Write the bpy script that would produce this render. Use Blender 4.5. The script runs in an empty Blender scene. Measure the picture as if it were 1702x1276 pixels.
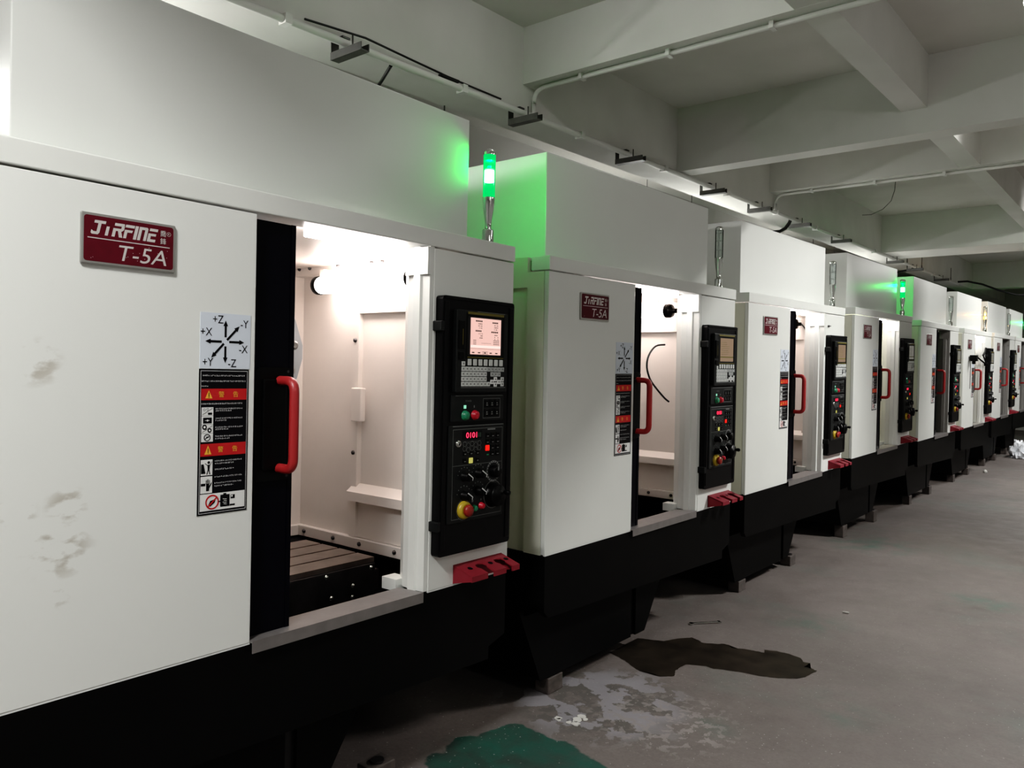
import bpy, bmesh, math, random
from mathutils import Matrix, Vector
random.seed(7)
SC = bpy.context.scene
COL = SC.collection
DZ = -0.165           # the survey datum lies 0.165 m below the floor
FZ = DZ

# ------------------------------------------------------------------ materials
def new_mat(name):
    m = bpy.data.materials.new(name); m.use_nodes = True
    nt = m.node_tree
    b = nt.nodes['Principled BSDF']
    return m, nt, b

def mat(name, col, rough=.5, metal=0., spec=.5, noise=0., nscale=8., bump=0., emit=None, es=0., coat=0.):
    m, nt, b = new_mat(name)
    b.inputs['Base Color'].default_value = (*col, 1)
    b.inputs['Roughness'].default_value = rough
    b.inputs['Metallic'].default_value = metal
    b.inputs['Specular IOR Level'].default_value = spec
    b.inputs['Coat Weight'].default_value = coat
    if emit:
        b.inputs['Emission Color'].default_value = (*emit, 1)
        b.inputs['Emission Strength'].default_value = es
    if noise or bump:
        tc = nt.nodes.new('ShaderNodeTexCoord')
        n = nt.nodes.new('ShaderNodeTexNoise'); n.inputs['Scale'].default_value = nscale
        n.inputs['Detail'].default_value = 4
        nt.links.new(tc.outputs['Object'], n.inputs['Vector'])
        if noise:
            r = nt.nodes.new('ShaderNodeMapRange')
            r.inputs['From Min'].default_value = .3; r.inputs['From Max'].default_value = .7
            r.inputs['To Min'].default_value = 1 - noise; r.inputs['To Max'].default_value = 1 + noise * .4
            nt.links.new(n.outputs['Fac'], r.inputs['Value'])
            mx = nt.nodes.new('ShaderNodeMix'); mx.data_type = 'RGBA'; mx.blend_type = 'MULTIPLY'
            mx.inputs['Factor'].default_value = 1
            mx.inputs[6].default_value = (*col, 1)
            nt.links.new(r.outputs['Result'], mx.inputs[7])
            nt.links.new(mx.outputs[2], b.inputs['Base Color'])
        if bump:
            bp = nt.nodes.new('ShaderNodeBump'); bp.inputs['Strength'].default_value = bump
            bp.inputs['Distance'].default_value = .002
            nt.links.new(n.outputs['Fac'], bp.inputs['Height'])
            nt.links.new(bp.outputs['Normal'], b.inputs['Normal'])
    return m

M = {}
M['cream'] = mat('cream_paint', (.70, .715, .685), .33, noise=.03, nscale=3)
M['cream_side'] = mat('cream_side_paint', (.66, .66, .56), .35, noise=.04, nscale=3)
M['housing'] = mat('housing_paint', (.70, .715, .69), .3, noise=.02, nscale=2)
M['inner'] = mat('inner_cream_paint', (.82, .755, .70), .4, noise=.04, nscale=5)
M['inner_shaded'] = mat('inner_shade_paint', (.17, .165, .155), .5)  # cream paint darkened to stand in for shade in unlit doorways
M['black'] = mat('black_paint', (.0032, .0032, .0033), .5, spec=.14, noise=.3, nscale=4)
M['door'] = mat('gloss_black_door', (.0025, .0025, .006), .25, spec=.12)
M['panelblk'] = mat('panel_black', (.0042, .0042, .0048), .38, spec=.2, bump=.1, nscale=300)
M['unit'] = mat('unit_dark_grey', (.0095, .0108, .0112), .45, spec=.3)
M['blk_plastic'] = mat('black_plastic', (.0032, .0032, .0033), .38, spec=.16)
M['key'] = mat('key_grey', (.42, .44, .43), .5, noise=.4, nscale=260)
M['keyw'] = mat('key_white', (.55, .57, .55), .5)
M['red'] = mat('red_handle', (.30, .022, .024), .38)
M['redbox'] = mat('red_holder', (.21, .022, .034), .45, spec=.3)
M['steel'] = mat('brushed_steel', (.42, .41, .40), .38, 1., noise=.15, nscale=30)
M['chrome'] = mat('chrome', (.62, .64, .62), .1, 1.)
M['sill'] = mat('sill_steel', (.25, .235, .23), .42, .6, noise=.1, nscale=25)
M['table'] = mat('table_steel', (.36, .31, .28), .3, .8, noise=.25, nscale=14)
M['darksteel'] = mat('oiled_steel', (.085, .08, .082), .32, .7, noise=.6, nscale=9)
M['pan'] = mat('pan_black', (.012, .012, .013), .3)
M['cover'] = mat('way_cover_steel', (.10, .085, .085), .35, .6, noise=.2)
M['maroon'] = mat('maroon_plate', (.085, .004, .013), .35, spec=.3, noise=.15, nscale=40)
M['plated'] = mat('plate_rim', (.42, .42, .40), .35, .8)
M['plate_text'] = mat('plate_letters', (.62, .60, .58), .4, .35)
M['label_w'] = mat('label_white', (.60, .65, .72), .4)
M['ink'] = mat('label_black', (.004, .004, .006), .4, spec=.2)
M['inkt'] = mat('label_text_white', (.55, .56, .56), .5)
M['lred'] = mat('label_red', (.44, .012, .016), .4)
M['lyel'] = mat('label_yellow', (.75, .38, .05), .4)
M['white'] = mat('white_plastic', (.70, .71, .70), .45)
M['pline'] = mat('panel_line', (.16, .165, .165), .5)
M['yel'] = mat('estop_yellow', (.42, .30, .03), .4)
M['ered'] = mat('estop_red', (.22, .018, .012), .35)
M['bgreen'] = mat('button_green', (.02, .20, .10), .35)
M['bred'] = mat('button_red', (.42, .012, .03), .35)
M['olive'] = mat('olive_strip', (.13, .11, .02), .5)
M['screen'] = mat('lit_screen', (.02, .02, .02), .2, emit=(1., .62, .54), es=.85)
M['screen_dim'] = mat('dim_screen', (.02, .02, .02), .2, emit=(.55, .36, .22), es=.42)
M['screen_grey'] = mat('grey_screen', (.10, .10, .09), .2, emit=(.5, .48, .42), es=.22)
M['scr_ink'] = mat('screen_ink', (.10, .05, .045), .4)
M['scr_hi'] = mat('screen_highlight', (.02, .02, .02), .4, emit=(1, .78, .70), es=1.)
M['digit'] = mat('red_digits', (.1, 0, 0), .4, emit=(1, .03, .08), es=3.2)
M['ledred'] = mat('red_led', (.1, 0, 0), .4, emit=(1, .02, .01), es=.9)
M['ledgrn'] = mat('green_led', (0, .1, .02), .4, emit=(.4, 1, .7), es=.7)
M['ledyel'] = mat('yellow_led', (.1, .1, 0), .4, emit=(.8, .75, .2), es=.5)
M['tube'] = mat('lamp_tube', (.9, .9, .9), .3, emit=(1., .89, .85), es=15.)
M['tube_green'] = mat('lamp_tube_cool', (.9, .9, .9), .3, emit=(.95, 1., .72), es=30.)
M['tube_off'] = mat('lamp_tube_off', (.55, .56, .55), .3)
M['strip'] = mat('lamp_strip', (.9, .9, .9), .3, emit=(1., .94, .92), es=34.)  # glow standing in for lamp reflections on the rail, also fills the interior
M['concrete'] = mat('white_wash', (.58, .575, .535), .85, noise=.10, nscale=1.6, bump=.15)
M['beam'] = mat('white_wash_beam', (.60, .60, .565), .85, noise=.09, nscale=2.2, bump=.12)
M['wallp'] = mat('grey_wall', (.40, .39, .37), .85, noise=.08, nscale=1.2)
M['conduit'] = mat('white_conduit', (.62, .62, .59), .5)
M['galv'] = mat('galvanised', (.085, .085, .08), .5, .4, noise=.2, nscale=20)
M['rubber'] = mat('black_rubber', (.008, .008, .008), .5)
M['block'] = mat('leveling_block', (.085, .072, .066), .8, noise=.4, nscale=25)
M['fixture'] = mat('tube_light_glow', (.9, .9, .9), .4, emit=(1., .99, .965), es=105.)
M['fixdim'] = mat('dim_tube_light_glow', (.9, .9, .9), .4, emit=(1., .98, 1.), es=30.)
M['fixcap'] = mat('fixture_body', (.6, .6, .6), .5)
M['plastic'] = mat('clear_wrap', (.75, .77, .80), .25)
M['debris'] = mat('pale_debris', (.5, .49, .46), .8)

def glassy(name, tint, es, ecol, fac=.72):
    m = bpy.data.materials.new(name); m.use_nodes = True
    nt = m.node_tree; nt.nodes.clear()
    out = nt.nodes.new('ShaderNodeOutputMaterial')
    tr = nt.nodes.new('ShaderNodeBsdfTransparent'); tr.inputs[0].default_value = (*tint, 1)
    gl = nt.nodes.new('ShaderNodeBsdfGlossy'); gl.inputs['Roughness'].default_value = .08
    gl.inputs['Color'].default_value = (.8, .85, .85, 1)
    fr = nt.nodes.new('ShaderNodeFresnel'); fr.inputs[0].default_value = 1.35
    mx = nt.nodes.new('ShaderNodeMixShader')
    nt.links.new(fr.outputs[0], mx.inputs[0]); nt.links.new(tr.outputs[0], mx.inputs[1]); nt.links.new(gl.outputs[0], mx.inputs[2])
    last = mx
    if es:
        em = nt.nodes.new('ShaderNodeEmission'); em.inputs[0].default_value = (*ecol, 1); em.inputs[1].default_value = es
        mx2 = nt.nodes.new('ShaderNodeMixShader'); mx2.inputs[0].default_value = fac
        nt.links.new(mx.outputs[0], mx2.inputs[1]); nt.links.new(em.outputs[0], mx2.inputs[2]); last = mx2
    nt.links.new(last.outputs[0], out.inputs[0])
    return m
M['lens_green'] = glassy('green_lens', (.38, 1, .62), 1.0, (.0, .78, .16))
M['lens_clear'] = glassy('clear_lens', (.93, .96, .95), 0, (1, 1, 1))
M['core_green'] = mat('green_core', (.9, .9, .9), .3, emit=(.6, 1., .85), es=26.)
M['core_orange'] = mat('orange_core', (.9, .9, .9), .3, emit=(1., .52, .02), es=5.)
M['core_off'] = mat('lamp_core_off', (.45, .47, .46), .3)

# cream front panel of the nearest machine, with smudges
def smudged():
    m, nt, b = new_mat('smudged_cream_paint')
    b.inputs['Roughness'].default_value = .35
    N, L = nt.nodes, nt.links
    tc = N.new('ShaderNodeTexCoord')
    n = N.new('ShaderNodeTexNoise'); n.inputs['Scale'].default_value = 26; n.inputs['Detail'].default_value = 6
    mp = N.new('ShaderNodeMapping'); mp.inputs['Scale'].default_value = (1, .62, 1.2); mp.inputs['Rotation'].default_value = (.35, 0, 0)
    L.new(tc.outputs['Object'], mp.inputs[0]); L.new(mp.outputs[0], n.inputs['Vector'])
    th = N.new('ShaderNodeMapRange'); th.inputs['From Min'].default_value = .53; th.inputs['From Max'].default_value = .64
    L.new(n.outputs['Fac'], th.inputs['Value'])
    acc = None
    for (s, z, r) in ((-.655, 1.115, .085), (-.66, 1.02, .04), (-.64, 1.20, .055), (-.70, 1.50, .06), (-.735, 1.2, .05)):
        d = N.new('ShaderNodeVectorMath'); d.operation = 'DISTANCE'; d.inputs[1].default_value = (0, s, z + DZ)
        L.new(tc.outputs['Object'], d.inputs[0])
        k = N.new('ShaderNodeMapRange'); k.interpolation_type = 'SMOOTHSTEP'
        k.inputs['From Min'].default_value = r; k.inputs['From Max'].default_value = r * .3
        L.new(d.outputs['Value'], k.inputs['Value'])
        if acc is None: acc = k.outputs[0]
        else:
            a = N.new('ShaderNodeMath'); a.operation = 'MAXIMUM'; L.new(acc, a.inputs[0]); L.new(k.outputs[0], a.inputs[1]); acc = a.outputs[0]
    mu = N.new('ShaderNodeMath'); mu.operation = 'MULTIPLY'; L.new(acc, mu.inputs[0]); L.new(th.outputs[0], mu.inputs[1])
    mu2 = N.new('ShaderNodeMath'); mu2.operation = 'MULTIPLY'; L.new(mu.outputs[0], mu2.inputs[0]); mu2.inputs[1].default_value = .72
    mx = N.new('ShaderNodeMix'); mx.data_type = 'RGBA'
    L.new(mu2.outputs[0], mx.inputs['Factor']); mx.inputs[6].default_value = (.70, .715, .69, 1); mx.inputs[7].default_value = (.36, .33, .27, 1)
    L.new(mx.outputs[2], b.inputs['Base Color'])
    return m
M['cream_dirty'] = smudged()

# floor
def floor_mat():
    m, nt, b = new_mat('worn_concrete_floor')
    N, L = nt.nodes, nt.links
    tc = N.new('ShaderNodeTexCoord')
    def noise(sc, det=5, rough=.6, vec=None):
        n = N.new('ShaderNodeTexNoise'); n.inputs['Scale'].default_value = sc; n.inputs['Detail'].default_value = det
        n.inputs['Roughness'].default_value = rough
        L.new(vec or tc.outputs['Object'], n.inputs['Vector']); return n.outputs['Fac']
    def rng(v, a, c, lo=0., hi=1., smooth=False):
        r = N.new('ShaderNodeMapRange'); r.inputs['From Min'].default_value = a; r.inputs['From Max'].default_value = c
        r.inputs['To Min'].default_value = lo; r.inputs['To Max'].default_value = hi
        if smooth: r.interpolation_type = 'SMOOTHSTEP'
        L.new(v, r.inputs['Value']); return r.outputs[0]
    def mth(op, a, c):
        k = N.new('ShaderNodeMath'); k.operation = op
        for i, v in enumerate((a, c)):
            if isinstance(v, (int, float)): k.inputs[i].default_value = v
            else: L.new(v, k.inputs[i])
        return k.outputs[0]
    def mix(f, a, c):
        k = N.new('ShaderNodeMix'); k.data_type = 'RGBA'
        L.new(f, k.inputs['Factor'])
        for i, v in ((6, a), (7, c)):
            if isinstance(v, tuple): k.inputs[i].default_value = (*v, 1)
            else: L.new(v, k.inputs[i])
        return k.outputs[2]
    warp = N.new('ShaderNodeTexNoise'); warp.inputs['Scale'].default_value = 5; warp.inputs['Detail'].default_value = 8
    L.new(tc.outputs['Object'], warp.inputs['Vector'])
    sub = N.new('ShaderNodeVectorMath'); sub.operation = 'SUBTRACT'; L.new(warp.outputs['Color'], sub.inputs[0]); sub.inputs[1].default_value = (.5, .5, .5)
    scl = N.new('ShaderNodeVectorMath'); scl.operation = 'SCALE'; L.new(sub.outputs[0], scl.inputs[0]); scl.inputs['Scale'].default_value = .28
    wv = N.new('ShaderNodeVectorMath'); wv.operation = 'ADD'; L.new(tc.outputs['Object'], wv.inputs[0]); L.new(scl.outputs[0], wv.inputs[1])
    def spot(x, y, r, soft=.25, v=None):
        d = N.new('ShaderNodeVectorMath'); d.operation = 'DISTANCE'; d.inputs[1].default_value = (x, y, 0)
        L.new(v or wv.outputs[0], d.inputs[0])
        return rng(d.outputs['Value'], r, r * (1 - soft), 0, 1, True)
    base = mix(rng(noise(1.3), .3, .7), (.094, .081, .075), (.154, .133, .124))
    base = mix(rng(noise(70, 4, .7), .42, .72, 0, .45), base, (.062, .054, .050))
    base = mix(rng(noise(9, 8, .7), .35, .75, 0, .7), base, (.130, .114, .106))
    # faint remains of green paint
    base = mix(rng(noise(.9, 6, .65), .54, .72, 0, .55), base, (.085, .112, .098))
    for x, y, r in ((.37, 4.15, .28), (.81, 3.2, .22), (.08, 6.3, .5), (.52, 2.72, .12), (1.0, 5.2, .3)):
        base = mix(mth('MULTIPLY', spot(x, y, r, .9), rng(noise(7, 6), .4, .65, 0, .7)), base, (.055, .10, .080))
    # peeled coat patches in front of the second machine
    z1 = spot(.05, 2.62, .42, .5)
    pe = mth('MULTIPLY', z1, rng(noise(7.5, 7, .55), .50, .515))
    base = mix(mth('MULTIPLY', z1, rng(noise(14, 6, .6), .45, .5, 0, .8)), base, (.085, .080, .073))
    base = mix(pe, base, (.205, .195, .205))
    z2 = spot(.34, 2.62, .36, .6)
    base = mix(mth('MULTIPLY', z2, rng(noise(24, 6, .6), .53, .55, 0, .75)), base, (.215, .195, .185))
    # saturated green coat at the near corner
    g = mth('MAXIMUM', spot(.16, 1.98, .30, .06), spot(.03, 2.06, .21, .06))
    base = mix(g, base, mix(rng(noise(6, 6), .38, .66), (.030, .048, .041), (.014, .070, .052)))
    # fine speckles
    sp = N.new('ShaderNodeTexVoronoi'); sp.inputs['Scale'].default_value = 55
    L.new(tc.outputs['Object'], sp.inputs['Vector'])
    spk = mth('MULTIPLY', rng(sp.outputs['Distance'], .16, .09), rng(noise(40, 2), .52, .56))
    base = mix(spk, base, (.29, .28, .265))
    L.new(base, b.inputs['Base Color'])
    L.new(rng(noise(6), .3, .7, .52, .8), b.inputs['Roughness'])
    b.inputs['Specular IOR Level'].default_value = .35
    bp = N.new('ShaderNodeBump'); bp.inputs['Strength'].default_value = .5; bp.inputs['Distance'].default_value = .003
    L.new(noise(45, 6, .7), bp.inputs['Height']); L.new(bp.outputs[0], b.inputs['Normal'])
    return m
M['floor'] = floor_mat()
M['wet'] = mat('wet_concrete', (.026, .021, .016), .5, spec=.12, noise=.5, nscale=9, bump=.3)

# ------------------------------------------------------------------ mesh helper
class MB:
    def __init__(s): s.v = []; s.f = []; s.m = []; s.sm = []; s.mats = []; s.dz = 0.
    def mi(s, m):
        if m not in s.mats: s.mats.append(m)
        return s.mats.index(m)
    def add(s, vs, fs, m, smooth=False):
        o = len(s.v); s.v += [tuple(v) for v in vs]; i = s.mi(m)
        for f in fs:
            s.f.append([a + o for a in f]); s.m.append(i); s.sm.append(smooth)
        return s
    def box(s, x0, x1, y0, y1, z0, z1, m, c=0.):
        if c <= 0:
            vs = [(x, y, z) for x in (x0, x1) for y in (y0, y1) for z in (z0, z1)]
            return s.add(vs, [(0, 1, 3, 2), (4, 6, 7, 5), (0, 4, 5, 1), (2, 3, 7, 6), (0, 2, 6, 4), (1, 5, 7, 3)], m)
        bm = bmesh.new(); bmesh.ops.create_cube(bm, size=1)
        for v in bm.verts:
            v.co = ((x0 + x1) / 2 + v.co.x * (x1 - x0), (y0 + y1) / 2 + v.co.y * (y1 - y0), (z0 + z1) / 2 + v.co.z * (z1 - z0))
        bmesh.ops.bevel(bm, geom=bm.edges[:], offset=c, segments=2, affect='EDGES', profile=.5)
        bm.verts.index_update()
        s.add([v.co[:] for v in bm.verts], [[v.index for v in f.verts] for f in bm.faces], m); bm.free(); return s
    def prism(s, pts, x0, x1, m, ax=0):
        # pts: polygon in the plane normal to ax; (y,z) for ax 0, (x,z) for ax 1, (x,y) for ax 2
        def P(a, d):
            return {0: (d, a[0], a[1]), 1: (a[0], d, a[1]), 2: (a[0], a[1], d)}[ax]
        n = len(pts)
        vs = [P(p, x0) for p in pts] + [P(p, x1) for p in pts]
        fs = [tuple(range(n))[::-1], tuple(range(n, 2 * n))] + [(i, (i + 1) % n, n + (i + 1) % n, n + i) for i in range(n)]
        return s.add(vs, fs, m)
    def poly(s, pts, x, m): return s.add([(x, a, b) for a, b in pts], [tuple(range(len(pts)))], m)
    def rect(s, y0, y1, z0, z1, x, m): return s.poly([(y0, z0), (y1, z0), (y1, z1), (y0, z1)], x, m)
    def frame(s, y0, y1, z0, z1, t, x, m):
        s.rect(y0, y1, z0, z0 + t, x, m); s.rect(y0, y1, z1 - t, z1, x, m)
        s.rect(y0, y0 + t, z0 + t, z1 - t, x, m); s.rect(y1 - t, y1, z0 + t, z1 - t, x, m); return s
    def lathe(s, prof, c, d, m, n=20, cap=True):
        # prof: (radius, offset) along direction d from c
        d = Vector(d).normalized(); a = d.orthogonal().normalized(); b = d.cross(a); c = Vector(c)
        vs = []; fs = []
        for r, h in prof:
            for k in range(n):
                t = 2 * math.pi * k / n
                vs.append(c + d * h + (a * math.cos(t) + b * math.sin(t)) * r)
        for i in range(len(prof) - 1):
            for k in range(n):
                fs.append((i * n + k, i * n + (k + 1) % n, (i + 1) * n + (k + 1) % n, (i + 1) * n + k))
        s.add(vs, fs, m, True)
        if cap:
            s.add(vs[:n], [tuple(range(n))[::-1]], m); s.add(vs[-n:], [tuple(range(n))], m)
        return s
    def cyl(s, p, q, r, m, n=16):
        p = Vector(p); q = Vector(q); return s.lathe([(r, 0), (r, (q - p).length)], p, q - p, m, n)
    def disc(s, y, z, r, x, m, n=18, r0=0.):
        if r0:
            vs = []
            for k in range(n):
                t = 2 * math.pi * k / n
                vs += [(x, y + r0 * math.cos(t), z + r0 * math.sin(t)), (x, y + r * math.cos(t), z + r * math.sin(t))]
            return s.add(vs, [(2 * k, 2 * k + 1, (2 * k + 3) % (2 * n), (2 * k + 2) % (2 * n)) for k in range(n)], m)
        return s.poly([(y + r * math.cos(2 * math.pi * k / n), z + r * math.sin(2 * math.pi * k / n)) for k in range(n)], x, m)
    def tube(s, path, r, m, n=10, cap=True, flat=1.):
        path = [Vector(p) for p in path]; vs = []; fs = []; up = None
        for i, p in enumerate(path):
            t = (path[min(i + 1, len(path) - 1)] - path[max(i - 1, 0)]).normalized()
            if up is None: up = t.orthogonal().normalized()
            up = (up - t * up.dot(t)).normalized(); b = t.cross(up)
            for k in range(n):
                a = 2 * math.pi * k / n
                vs.append(p + up * (math.cos(a) * r) + b * (math.sin(a) * r * flat))
        for i in range(len(path) - 1):
            for k in range(n):
                fs.append((i * n + k, i * n + (k + 1) % n, (i + 1) * n + (k + 1) % n, (i + 1) * n + k))
        s.add(vs, fs, m, True)
        if cap: s.add(vs[:n], [tuple(range(n))[::-1]], m); s.add(vs[-n:], [tuple(range(n))], m)
        return s
    def text(s, body, x, y, z, size, m, align='CENTER', shear=0., sx=1.):
        vs, ps = text_mesh(body)
        w0 = min(v[0] for v in vs); w1 = max(v[0] for v in vs); h0 = min(v[1] for v in vs); h1 = max(v[1] for v in vs)
        k = size / (h1 - h0); off = {'CENTER': (w0 + w1) / 2, 'LEFT': w0, 'RIGHT': w1}[align]
        s.add([(x, y + (v[0] - off) * k * sx + (v[1] - h0) * k * shear, z + (v[1] - h0) * k) for v in vs], ps, m); return s
    def mesh(s, name):
        me = bpy.data.meshes.new(name)
        me.from_pydata([(a, b, c + s.dz) for a, b, c in s.v], [], s.f)
        for mm in s.mats: me.materials.append(M[mm])
        me.polygons.foreach_set('material_index', s.m); me.polygons.foreach_set('use_smooth', s.sm)
        me.update(); return me

_tx = {}
def text_mesh(body):
    if body not in _tx:
        c = bpy.data.curves.new('t', 'FONT'); c.body = body; c.resolution_u = 4
        o = bpy.data.objects.new('t', c); COL.objects.link(o); bpy.context.view_layer.update()
        me = bpy.data.meshes.new_from_object(o.evaluated_get(bpy.context.evaluated_depsgraph_get()))
        _tx[body] = ([tuple(v.co[:2]) for v in me.vertices], [tuple(p.vertices) for p in me.polygons])
        bpy.data.objects.remove(o); bpy.data.curves.remove(c); bpy.data.meshes.remove(me)
    return _tx[body]

def arc(p, q, c, n=8):
    # quadratic bezier
    p, q, c = Vector(p), Vector(q), Vector(c)
    return [p * (1 - t) ** 2 + c * 2 * t * (1 - t) + q * t * t for t in [i / n for i in range(n + 1)]]
def rrect(y0, y1, z0, z1, r, n=4):
    out = []
    for cy, cz, a0 in ((y1 - r, z0 + r, -90), (y1 - r, z1 - r, 0), (y0 + r, z1 - r, 90), (y0 + r, z0 + r, 180)):
        for i in range(n + 1):
            a = math.radians(a0 + 90 * i / n); out.append((cy + r * math.cos(a), cz + r * math.sin(a)))
    return out

def tag(o, label=None, cat=None, group=None, kind=None):
    if label: o['label'] = label
    if cat: o['category'] = cat
    if group: o['group'] = group
    if kind: o['kind'] = kind
    return o
def obj(name, me, parent=None, loc=None):
    o = bpy.data.objects.new(name, me); COL.objects.link(o)
    if parent: o.parent = parent
    if loc: o.location = loc
    return o
def empty(name, loc, rot=(0, 0, 0)):
    o = bpy.data.objects.new(name, None); COL.objects.link(o); o.location = loc; o.rotation_euler = rot
    o.empty_display_size = .1; return o

_cache = {}
def part(name, key, fn, parent, loc=None):
    if key not in _cache:
        b = MB(); b.dz = DZ; fn(b); _cache[key] = b.mesh(name)
    return obj(name, _cache[key], parent, loc)

# ------------------------------------------------------------------ machining center
W2 = .825
ZT, ZB, ZC = 1.942, 1.888, .799     # header top, header bottom, bottom of the cream panels
PS, QS = -.202, .43                 # door opening

def f_base(b):
    k = 'black'
    # apron plate with a cut corner at the right end
    pts = [(-W2 + .004, ZC), (-W2 + .004, .585), (-W2 + .03, .556), (.37, .519), (.735, .506), (.737, .550), (W2 - .004, .575), (W2 - .004, ZC)]
    b.prism(pts, -.03, -.002, k)
    b.prism([(-.03, ZC), (-1.9, ZC), (-1.9, .45), (-.3, .45), (-.03, .58)], -W2 + .004, -W2 + .02, k, 1)
    b.prism([(-.03, ZC), (-1.9, ZC), (-1.9, .45), (-.3, .45), (-.03, .58)], W2 - .02, W2 - .004, k, 1)
    b.box(-1.9, -.03, -W2 + .02, W2 - .02, .60, .645, k)      # tray floor
    b.box(-1.9, -1.86, -W2 + .02, W2 - .02, .45, ZC, k)
def f_pedestal(b):
    k = 'black'
    pts = [(-.84, .56), (-.70, .258), (.10, .258), (.25, .49), (.285, .56)]
    b.prism(pts, -1.6, -.13, k)
    # front plate left and right of the slot
    b.prism([(-.85, .57), (-.71, .258), (-.02, .258), (-.02, .57)], -.13, -.10, k)
    b.prism([(.02, .57), (.02, .258), (.105, .258), (.255, .49), (.29, .57)], -.13, -.10, k)
    b.box(-.13, -.115, -.02, .02, .258, .57, 'pan')
    b.box(-.106, -.098, -.03, .05, .50, .515, k)
def f_left(b, m='cream'):
    b.box(-.022, 0, -W2, PS, ZC + .003, ZB - .004, m, .0025)
    b.box(-.010, -.001, -W2 + .002, PS, ZC - .0005, ZC + .004, 'white')
def f_leftd(b): f_left(b, 'cream_dirty')
def f_right(b):
    b.box(-.022, 0, QS, W2, ZC + .003, ZB - .004, 'cream', .0025)
    b.box(-.010, -.001, QS, W2 - .002, ZC - .0005, ZC + .004, 'white')
def f_side(sgn):
    def g(b):
        y0, y1 = sorted((sgn * W2, sgn * (W2 - .02)))
        b.box(-.105, -.023, y0, y1, ZC, ZB - .004, 'cream_side')
        b.box(-1.9, -.105, y0, y1, 1.825, ZT, 'cream_side')
        y2, y3 = sorted((sgn * (W2 - .022), sgn * (W2 - .012)))
        b.box(-1.9, -.105, y2, y3, ZC, 1.825, 'cream_side')
        b.box(-1.9, -1.8, y0, y1, ZC, 1.825, 'cream_side')
    return g
def f_rear(b):
    b.box(-1.9, -1.88, -W2 + .02, W2 - .02, ZC, ZT, 'cream_side')
    b.box(-1.88, -.105, -W2 + .02, W2 - .02, ZT - .015, ZT - .002, 'cream_side')
def f_header(b):
    b.box(-.085, .004, -W2 - .002, W2 + .002, ZB, ZT, 'cream', .003)
def f_housing(b):
    b.box(-1.7, -.10, -.722, .687, ZT - .004, 2.366, 'housing', .003)
    b.box(-1.0, -.5, .687, .70, 2.0, 2.2, 'housing')
def f_door(b):
    b.box(-.052, -.03, -.66, 0, .802, 1.878, 'door', .002)
    b.box(-.054, -.028, -.012, .002, .802, 1.878, 'door')
def f_hplate(b):
    b.prism(rrect(-.118, -.012, 1.205, 1.50, .012), -.03, -.018, 'blk_plastic')
    b.box(-.018, -.010, -.10, -.03, 1.235, 1.47, 'blk_plastic', .003)
    b.disc(-.022, 1.49, .004, -.0175, 'darksteel', 8); b.disc(-.022, 1.215, .004, -.0175, 'darksteel', 8)
def f_handle(b):
    s = -.05
    p = [(-.014, s, 1.466), (.02, s, 1.466)] + arc((.02, s, 1.466), (.05, s, 1.436), (.05, s, 1.466), 6)[1:] + \
        arc((.05, s, 1.268), (.02, s, 1.238), (.05, s, 1.238), 6) + [(-.014, s, 1.238)]
    b.tube(p, .0125, 'red', 14)
def f_sill(b):
    b.prism([(-.10, ZC + .004), (.012, ZC + .010), (.012, ZC - .022), (.009, ZC - .022), (.009, ZC + .004), (-.10, ZC - .002)], PS, QS - .03, 'sill', 1)
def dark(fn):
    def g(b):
        fn(b); b.mats = ['inner_shaded' for _ in b.mats]
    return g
def f_jamb(b):
    # folded inner face of the opening, right side
    prof = [(-.002, .431), (-.002, .412), (-.030, .409), (-.034, .401), (-.062, .400), (-.066, .409), (-.10, .415), (-.14, .442), (-.155, .50), (-.165, .50), (-.15, .46), (-.02, .46), (-.02, .431)]
    b.prism(prof, ZC + .006, ZB, 'cream', 2)
    b.box(-.175, -.11, .395, .45, ZC - .01, ZC + .028, 'cream')
    b.box(-.10, -.0, .40, .42, 1.80, 1.885, 'cream')
def f_inner(b):
    k = 'inner'
    S = .70
    # right hand liner
    b.box(-1.04, -.16, S, S + .012, .835, ZT - .02, k)
    b.box(-.715, -.708, S - .004, S, .835, 1.88, k)
    b.box(-.69, -.65, S - .022, S, .84, 1.88, k)             # window frame post
    b.box(-.24, -.16, S - .022, S, .84, 1.88, k)
    b.box(-.65, -.24, S - .022, S, 1.715, 1.88, k)
    b.prism([(S, 1.045), (S - .004, 1.05), (S - .045, 1.02), (S - .045, .985), (S - .022, .98), (S, .98)][::-1], -.68, -.16, k, 0)
    b.box(-.65, -.24, S - .010, S, .84, .98, k)
    # beam above the lamp
    b.box(-1.03, -.16, S - .05, S, 1.875, 1.93, k, .004)
    # back liner and left liner, roof
    b.box(-1.05, -1.035, -.74, S, .80, ZT - .02, k)
    b.box(-1.035, -.16, -.74, -.725, .80, ZT - .02, k)
    b.box(-1.05, -.105, -.74, S + .01, ZT - .035, ZT - .02, k)
def f_skirt(b):
    b.box(-1.035, -.16, .675, .70, .795, .838, 'inner', .003)
    b.box(-1.035, -1.01, -.72, .675, .795, .838, 'inner', .003)
def f_bolt(b): b.lathe([(.009, 0), (.008, .006), (.003, .009)], (0, 0, -DZ), (0, -1, 0), 'darksteel', 8)
def f_boltx(b): b.lathe([(.009, 0), (.009, .004), (.006, .008), (.001, .009)], (0, 0, -DZ), (1, 0, 0), 'chrome', 12)
LINER_BOLTS = [(x, .675, .818) for x in (-.97, -.78, -.62, -.42, -.28)] + [(x, .65, 1.905) for x in (-1.0, -.93, -.75, -.55, -.49)] + [(-.67, .678, 1.17), (-.67, .678, 1.61)]
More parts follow.
